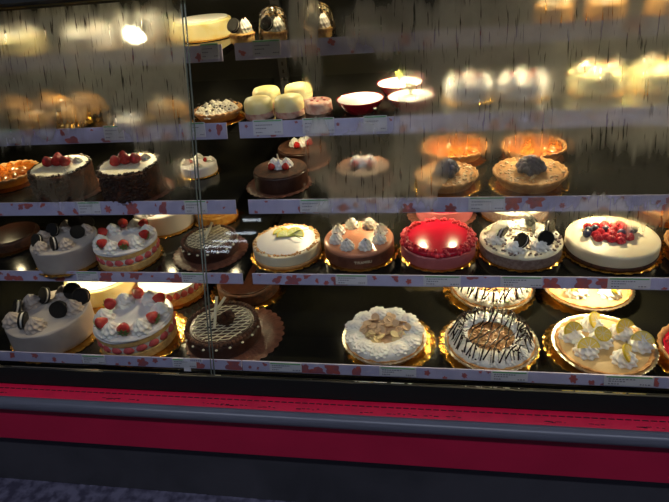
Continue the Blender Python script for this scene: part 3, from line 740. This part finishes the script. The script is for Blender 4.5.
PUCK = dict(
 s2=[(-1.75, .6), (-1.40, .3), (-1.08, 1.0), (-.82, .9), (-.56, .12), (-.25, .35), (.0, .25), (.19, 1.7), (.46, 1.7), (.78, .8), (1.1, .8)],
 s3=[(-1.75, .3), (-1.40, .12), (-1.08, .10), (-.84, .16), (-.62, .10), (-.37, .65), (-.16, .9), (-.022, .2), (.066, .2), (.25, .85), (.46, .95), (.75, .7), (1.1, .5)],
 s4=[(-1.75, .3), (-1.36, .35), (-1.08, .5), (-.84, .55), (-.60, .08), (-.40, .15), (-.17, .9), (.06, .6), (.27, .8), (.50, .15), (.80, .3), (1.1, .3)],
 s5=[(-1.75, .3), (-1.40, .35), (-1.10, .45), (-.85, .35), (-.58, .45), (-.38, .40), (-.17, 1.3), (-.05, 1.3), (.22, .7), (.43, 2.6), (.58, 2.6), (.85, .5), (1.1, .5)])
def puck_mesh():
    return cached('puck', lambda: (lambda q: (q.lathe([(.022, 0), (.026, -.002), (.026, -.009), (.013, -.010), (.013, -.006), (.001, -.006)], 28), q.mesh('puck', 'upright', angle=40))[1])(MB()))
def lens_mesh():
    return cached('lens', lambda: (lambda q: (q.lathe([(.012, -.0065), (.012, -.0085), (.001, -.0088)], 24), q.mesh('lens', 'led', angle=40))[1])(MB()))
random.seed(21)
for s in ('deck', 's2', 's3', 's4', 's5'):
    y, z = RAIL[s]
    for bay, (x0, x1) in (('left', (XL, GAP[s][0])), ('right', (GAP[s][1], XR))):
        t = thing('display_shelf', 'dark %s shelf of the %s bay with lavender leaf-print rail' % (ORD[s], bay), 'shelf', ((x0 + x1) / 2, y, SZ[s]), 0)
        w = x1 - x0; xc = 0
        b = MB(); b.box((0, (BACK - y) / 2 + .003, -.009), (w, BACK - y - .004, .018)); link('shelf_panel', b.mesh('panel', 'shelf', False), t)
        b = MB(); b.box((0, 0, z - SZ[s]), (w, .004, RH[s]), 0, -TILT)
        r = link('price_rail', b.mesh('rail', 'rail', False), t)
        b = MB(); x = -w / 2 + .02
        while x < w / 2 - .02:
            sz = random.choice((.005, .008, .008, .012, .017, .024)); k = random.choice((0, 1, 2, 3)); a = random.uniform(0, 2 * PI); up = random.uniform(-.018, .018); 
            lim = RH[s] / 2 - .002; pts = []
            for px, pz in leaf_outline(k):
                qx, qz = sz * (px * math.cos(a) - pz * math.sin(a)), sz * (px * math.sin(a) + pz * math.cos(a)); pts.append((x + qx, max(-lim, min(lim, up + qz))))
            vs = []
            for d in (-.0022, -.0027):
                for px, pu in pts: vs.append((px, d + pu * math.sin(TILT), z - SZ[s] + pu * math.cos(TILT)))
            n = len(pts); b.add(vs, [tuple(range(n)), tuple(range(2 * n - 1, n - 1, -1))]); x += random.uniform(.012, .05) + sz
        link('leaf_print', b.mesh('leaves', 'leafprint', False), r)
        for px, pe in PUCK.get(s, []):
            if not x0 < px < x1: continue
            h_ = link('downlight', puck_mesh(), t, (px - (x0 + x1) / 2, PY[s], -.018)); link('lens', lens_mesh(), h_)
TAGS = dict(deck=[(-.903, .069), (-.64, .067), (-.364, .085), (-.078, .091), (.188, .085), (.454, .107)],
 s2=[(-.959, .067), (-.639, .069), (-.202, .083), (.03, .093), (.223, .100), (.471, .096)],
 s3=[(-.947, .069), (-.629, .064), (-.298, .08), (.138, .088)],
 s4=[(-1.169, .059), (-.854, .059), (-.616, .053), (-.417, .08), (-.283, .083), (-.137, .059)],
 s5=[(-.57, .050), (-.416, .075)])
WHERE = dict(deck=['grey cookie cake', 'the seam', 'empty spot beside lattice cake', 'banana pie', 'chocolate-striped pie', 'lemon tart'],
 s2=['strawberry cake', 'chocolate cake', 'tiramisu cake', 'red cake', 'cookie cheesecake', 'berry cheesecake'],
 s3=['two tall chocolate cakes', 'glass seam', 'low chocolate cake', 'two blueberry tarts'],
 s4=['left cream puff', 'flat white pastry', 'meringue tart', 'yellow domes', 'pink roll', 'red cups'], s5=['yellow cake', 'wrapped cupcakes'])
for s, L in TAGS.items():
    for (x, w), wh in zip(L, WHERE[s]):
        hh = RH[s] - .003; c = rail_frame(s, x, .006 if s in ('s4', 's5') else .003)
        t = thing('price_tag', 'white price tag with green stripe, %s rail, below %s' % (ORD[s], wh), 'price tag', c, 0, 'price tags on the shelf rails')
        t.rotation_euler = (-TILT, 0, 0)
        b = MB(); b.box((0, -.0008, 0), (w, .001, hh)); link('card', b.mesh('card', 'tag', False), t)
        b = MB(); b.box((0, -.0016, hh / 2 - .003), (w * .92, .0006, .003)); link('green_stripe', b.mesh('stripe', 'taggreen', False), t)
        b = MB()
        for (u0, u1, v) in ((-.42, .12, .16 * hh), (-.42, -.1, -.06 * hh), (.22, .42, -.32 * hh), (-.42, -.22, -.32 * hh)):
            k = u0
            while k < u1:
                q = random.uniform(.03, .07); b.box(((k + q / 2) * w, -.0016, v), (q * w * .8, .0006, .0026)); k += q + .012
        link('printed_text', b.mesh('text', 'ink', False), t)
# sign card standing on the top rail
c = rail_frame('s5', -.155, .026)
t = thing('sign_card', 'cream card with green lettering standing on the top rail', 'sign', c, 0); t.rotation_euler = (-.1, 0, 0)
b = MB(); b.box((0, 0, .004), (.088, .0012, .026)); link('card', b.mesh('card', 'filling', False), t)
b = MB()
for (u0, u1, v) in ((-.038, .018, .009),):
    k = u0
    while k < u1: q = random.uniform(.004, .009); b.box((k + q / 2, -.001, v), (q * .8, .0006, .004)); k += q + .001
b.box((.033, -.001, .008), (.009, .0006, .009)); link('green_lettering', b.mesh('text', 'inkgreen', False), t)
b = MB(); k = -.038
while k < .03: q = random.uniform(.004, .008); b.box((k + q / 2, -.001, -.001), (q * .8, .0006, .0035)); k += q + .001
link('red_lettering', b.mesh('text', 'inkred', False), t)

# ------------------------------------------------------------------ case carcass
case = thing('display_case', 'long refrigerated cake display case with red front and grey bumper', 'display case', ((XL + XR) / 2, 0, 0))
W = XR - XL; cx = (XL + XR) / 2
def cpart(name, b, m, label=None, smooth=False): return link(name, b.mesh(name, m, smooth), case, (-cx, 0, 0), label=label)
b = MB(); b.box((cx, BACK + .01, .80), (W, .02, 1.05)); cpart('back_panel', b, 'backp')
b = MB(); b.box((cx, .36, .300), (W, .9, .05)); cpart('tub_floor', b, 'black')
b = MB(); b.box((cx, -.068, .31), (W, .06, .05)); cpart('tub_front', b, 'black')
b = MB(); b.box((cx, -.113, .390), (W, .016, .044), 0, -.33); cpart('glass_sill', b, 'frame')
b = MB(); b.box((cx, -.115, .335), (W, .01, .06)); cpart('shadow_gap_panel', b, 'black')
b = MB(); b.box((cx, -.145, .361), (W, .05, .008), 0, .05); led = cpart('red_ledge', b, 'redtrim')
b = MB(); x = XL + .02
while x < XR: b.box((x, -.1395, .3654), (.013, .0028, .0012)); x += .0175
link('vent_slot_row', b.mesh('slots', 'scuff', False), led)
b = MB(); random.seed(4)
for k in range(26):
    x = random.uniform(-1.2, .7); 
    for j in range(random.randint(1, 5)): b.box((x + j * .012, -.157 + random.uniform(-.002, .002), .3645), (random.uniform(.004, .012), random.uniform(.001, .003), .001))
link('scuff_marks', b.mesh('scuffs', 'scuff', False), led)
b = MB()
N_ = 16
for xx in (XL, XR): pass
b.tube([(XL, -.183, .357), (cx, -.183, .357), (XR, -.183, .357)], .017, 24); cpart('bumper', b, 'bumper', smooth=True)
b = MB(); b.box((cx, -.172, .283), (W, .02, .134)); cpart('red_panel', b, 'redpanel')
b = MB(); b.box((cx, -.150, .112), (W, .02, .222)); cpart('kick_panel', b, 'kick')
b = MB(); b.box((cx, .32, .136), (W, .9, .27)); cpart('base_cabinet', b, 'black')
b = MB(); b.box((cx, .50, 1.335), (W, .64, .03)); cpart('case_ceiling', b, 'black')
b = MB(); b.box((cx, .20, 1.36), (W, .04, .20), 0, -.33); cpart('header_panel', b, 'frame')
b = MB(); b.box((cx, .182, 1.262), (W, .012, .006)); cpart('header_trim', b, 'goldtrim')
HEAD = [(-1.75, .4), (-1.42, .6), (-1.17, .55), (-.95, .45), (-.73, .9), (-.50, .5), (-.40, .5), (-.28, .7), (-.05, .4), (.28, .8), (.42, .8), (.55, .8), (.8, .8), (1.1, .5)]
for px, pe in HEAD:
    h_ = link('downlight', puck_mesh(), case, (px - cx, .42, 1.3215)); link('lens', lens_mesh(), h_)
for sx in (XL - .012, XR + .012):
    b = MB(); b.box((sx, .30, .72), (.024, 1.0, 1.42)); cpart('end_panel', b, 'black')
for x in (-.488, .37):
    b = MB(); b.box((x, BACK - .012, .83), (.03, .02, .95)); u = cpart('upright', b, 'upright')
    b = MB(); z = .40
    while z < 1.28: b.box((x, BACK - .0225, z), (.006, .002, .012)); z += .025
    link('slot_column', b.mesh('slots', 'black', False), u)
b = MB(); b.box((-.505, .26, .83), (.006, .05, .9))
LX, LY, LZ = -.771, .40, 1.150
# spot lamp hanging from the case ceiling, aimed out over the shelf
t = thing('spot_lamp', 'round spot lamp glowing behind the fogged glass at upper left', 'lamp', (LX, LY, LZ))
b = MB(); b.lathe([(.024, .035), (.024, -.006), (.021, -.008), (.021, -.002), (.001, -.002)], 28); h_ = link('lamp_head', b.mesh('head', 'upright', angle=40), t, (0, 0, 0), (-1.0, 0, 0))
b = MB(); b.lathe([(.020, -.003), (.020, -.005), (.001, -.0055)], 24); link('lamp_lens', b.mesh('lens', 'spot'), h_)
b = MB(); b.tube([(0, .012, .01), (0, .012, 1.319 - LZ)], .004, 8); link('stem', b.mesh('stem', 'upright'), t)
# small stickers on the glass sill
for (sx, sz, w_, n_, lb) in ((-.588, .452, .052, 6, 'wide pale sticker low on the glass beside the seam'), (-.604, .428, .018, 0, 'small square grey sticker low on the glass beside the seam')):
    t = thing('glass_sticker', lb, 'sticker', (sx, -.107 + (sz - .414) * .35 - .0035, sz)); t.rotation_euler = (-.337, 0, 0)
    b = MB(); b.box((0, 0, 0), (w_, .0008, .009)); link('sticker_face', b.mesh('face', 'sticker', False), t)
    if n_:
        b = MB()
        for k in range(n_): b.box((-.004 + k * .005, -.0007, 0), (.0032, .0006, .005))
        link('printed_text', b.mesh('text', 'ink', False), t)

# ------------------------------------------------------------------ glass doors with condensation
G0 = Vector((0, -.107, .414)); SL = .35; TOPZ = 1.258
def gp(x, z): return Vector((x, -.107 + (z - .414) * SL, z))
FOG_R = [(0.284, 1.107, 0.33, 0.15, 1),(0.292, 1.00, 0.338, 0.075, 0.9),(0.42, 0.889, 0.12, 0.113, 0.2),(0.166, 0.894, 0.159, 0.085, 0.22),(-0.027, 0.918, 0.061, 0.087, 0.75),(-0.143, 0.859, 0.107, 0.04, 0.8),(-0.142, 0.931, 0.066, 0.062, 0.35),(-0.005, .990, 0.06, 0.028, 0.6),(-0.063, 1.177, 0.125, 0.052, 0.55),(0.088, 1.099, 0.093, 0.124, 0.95),(-0.27, 1.183, 0.034, 0.081, 0.7),(-0.254, 1.086, 0.022, 0.048, 0.5),(-0.243, 0.924, 0.036, 0.067, 0.5),(0.202, 0.772, 0.097, 0.019, 0.35),(0.391, 0.798, 0.115, 0.023, 0.6),(-0.156, 0.795, 0.113, 0.027, 0.4),(.95,1.05,.4,.25,1)]
FOG_L = [(-0.799, 1.163, 0.324, 0.097, 1),(-0.811, 1.083, 0.305, 0.059, 0.85),(-0.638, 1.051, 0.104, 0.097, 0.8),(-0.995, 1.009, 0.097, 0.049, 0.4),(-0.899, 1.022, 0.096, 0.034, 0.25),(-0.592, 0.964, 0.046, 0.139, 0.35),(-0.897, 0.859, 0.098, 0.034, 0.3),(-1.35,1.12,.35,.14,1)]
def door(x0, x1, fogs, label, off):
    z0, z1 = .414, TOPZ; t = thing('glass_door', label, 'glass door', ((x0 + x1) / 2, gp(0, z0).y, z0)); o = Vector(t.location)
    nrm = Vector((0, -1, SL)).normalized()
    a = [gp(x0, z0), gp(x1, z0), gp(x1, z1), gp(x0, z1)]
    b = MB(); vs = [p - o + nrm * (off + .002) for p in a] + [p - o + nrm * (off - .002) for p in a]
    b.add(vs, [(0, 1, 2, 3), (7, 6, 5, 4), (0, 4, 5, 1), (1, 5, 6, 2), (2, 6, 7, 3), (3, 7, 4, 0)]); link('pane', b.mesh('pane', 'glass', False), t)
    b = MB()
    for xx in (x0 + .0015, x1 - .0015):
        b.tube([gp(xx, z0) - o + nrm * off, gp(xx, z1) - o + nrm * off], .0017, 6)
    link('pane_edge', b.mesh('edge', 'edge', False), t)
    # condensation on the inner face: density stored per vertex
    st = .006; nx = int((x1 - x0) / st); nz = int((z1 - z0) / st)
    X, Z = np.meshgrid(np.linspace(x0 + .004, x1 - .004, nx), np.linspace(z0 + .004, z1 - .004, nz))
    rng = np.random.default_rng(3); clear = np.ones_like(X)
    colj = np.interp(X[0], np.linspace(x0, x1, 90), rng.normal(0, .012, 90)) + rng.normal(0, .006, nx)
    for (fx, fz, fa, fb, fs) in fogs:
        d = (np.abs((X - fx) / fa) ** 2.6 + np.abs((Z + colj[None, :] - fz) / fb) ** 2.6) ** (1 / 2.6)
        g = np.clip((1.25 - d) / .55, 0, 1); g = g * g * (3 - 2 * g); clear *= 1 - fs * g
    fog = 1 - clear
    Y = -.107 + (Z - .414) * SL
    co = np.stack([X - o.x, Y - o.y, Z - o.z], -1) + np.array(nrm * (off - .0035))
    idx = np.arange(nx * nz).reshape(nz, nx)
    q = np.stack([idx[:-1, :-1], idx[:-1, 1:], idx[1:, 1:], idx[1:, :-1]], -1).reshape(-1, 4)
    fv = fog.reshape(-1); q = q[fv[q].max(1) > .01]
    used = np.unique(q); mp = np.zeros(nx * nz, int); mp[used] = np.arange(len(used)); q = mp[q]
    me = bpy.data.meshes.new('condensation'); me.from_pydata(co.reshape(-1, 3)[used].tolist(), [], q.tolist()); me.update()
    at = me.attributes.new('fog', 'FLOAT', 'POINT'); at.data.foreach_set('value', fv[used].astype(np.float32))
    me.materials.append(M['fog']); link('condensation', me, t, kind='stuff')
    return t
door(XL + .01, -.5405, FOG_L, 'left glass door, fogged along its top, ending at the seam', 0.0)
door(-.5355, XR - .01, FOG_R, 'right glass door, heavily fogged at upper right, streaked with drips', 0.0)

# ------------------------------------------------------------------ room
def struct(name, b, m): o = link(name, b.mesh(name, m, False), None, kind='structure'); return o
b = MB(); b.box((-2, -8, -.025), (15, 21, .05)); struct('floor', b, 'floor')
b = MB(); b.box((-2, -8, 2.83), (15, 21, .05)); struct('ceiling', b, 'ceil')
b = MB(); b.box((-2, 2.5, 1.4), (15, .05, 2.8)); struct('wall_back', b, 'wall')
b = MB(); b.box((-2, -18.5, 1.4), (15, .05, 2.8)); struct('wall_front', b, 'wall')
b = MB(); b.box((-9.5, -8, 1.4), (.05, 21, 2.8)); struct('wall_left', b, 'wall')
b = MB(); b.box((5.5, -8, 1.4), (.05, 21, 2.8)); struct('wall_right', b, 'wall')

# ------------------------------------------------------------------ lights
def area(name, loc, sx, sy, e, col, rot=(0, 0, 0)):
    l = bpy.data.lights.new(name, 'AREA'); l.shape = 'RECTANGLE'; l.size = sx; l.size_y = sy; l.energy = e; l.color = col
    o = bpy.data.objects.new(name, l); COL.objects.link(o); o.location = loc; o.rotation_euler = rot; return o
WARM = (1, .80, .46)
def puck_light(x, y, z, e):
    l = bpy.data.lights.new('downlight', 'AREA'); l.shape = 'DISK'; l.size = .022; l.energy = e; l.color = WARM
    o = bpy.data.objects.new('downlight', l); COL.objects.link(o); o.location = (x, y, z)
for s in ('s2', 's3', 's4', 's5'):
    for px, pe in PUCK[s]: puck_light(px, RAIL[s][0] + PY[s], SZ[s] - .0285, pe)
for px, pe in HEAD: puck_light(px, .42, 1.3115, pe)
COOL = (.74, .80, 1)
for (x, y, e) in ((-1.5, -1.35, 13.5), (.1, -1.35, 13.5), (1.6, -1.35, 13.5)):
    area('ceiling_light', (x, y, 2.76), 1.2, .12, e, COOL)
    t = thing('ceiling_tube', 'cool white fluorescent tube on the store ceiling', 'ceiling light', (x, y, 2.80), 0, 'ceiling tubes')
    b = MB(); b.box((0, 0, -.01), (1.3, .16, .02)); link('housing', b.mesh('housing', 'ceil', False), t)
for (x0, x1, y) in ((-4.1, -3.7, -10.4), (-5.2, -4.4, -12.2), (-6.1, -5.1, -13.6), (-6.9, -6.0, -14.8), (-7.3, -6.5, -16.0)):
    t = thing('ceiling_tube', 'cool white fluorescent tube far back on the store ceiling', 'ceiling light', ((x0 + x1) / 2, y, 2.80), 0, 'far ceiling tubes')
    b = MB(); b.tube([(-(x1 - x0) / 2, 0, -.045), ((x1 - x0) / 2, 0, -.045)], .03, 10); link('lit_tube', b.mesh('tube', 'tube'), t)
    b = MB(); b.box((0, 0, -.008), (x1 - x0 + .1, .12, .015)); link('housing', b.mesh('housing', 'ceil', False), t)
w = bpy.data.worlds.new('World'); scene.world = w; w.use_nodes = True
w.node_tree.nodes['Background'].inputs[0].default_value = (.5, .55, .7, 1); w.node_tree.nodes['Background'].inputs[1].default_value = .0

# ------------------------------------------------------------------ camera
cam = bpy.data.cameras.new('Camera'); co = bpy.data.objects.new('Camera', cam); COL.objects.link(co); scene.camera = co
R = Matrix(((0.985487, -0.00380541, 0.16970826), (0.14717939, 0.51728281, -0.84306389), (-0.08457896, 0.85580606, 0.51033556)))
co.matrix_world = Matrix.Translation((0, -1.08, 1.37)) @ R.to_4x4()
cam.sensor_fit = 'HORIZONTAL'; cam.sensor_width = 36; cam.lens = 555 / 669 * 36; cam.clip_start = .05
scene.view_settings.view_transform = 'Standard'; scene.view_settings.look = 'None'; scene.view_settings.gamma = 1
scene.view_settings.use_curve_mapping = False; scene.view_settings.exposure = 0
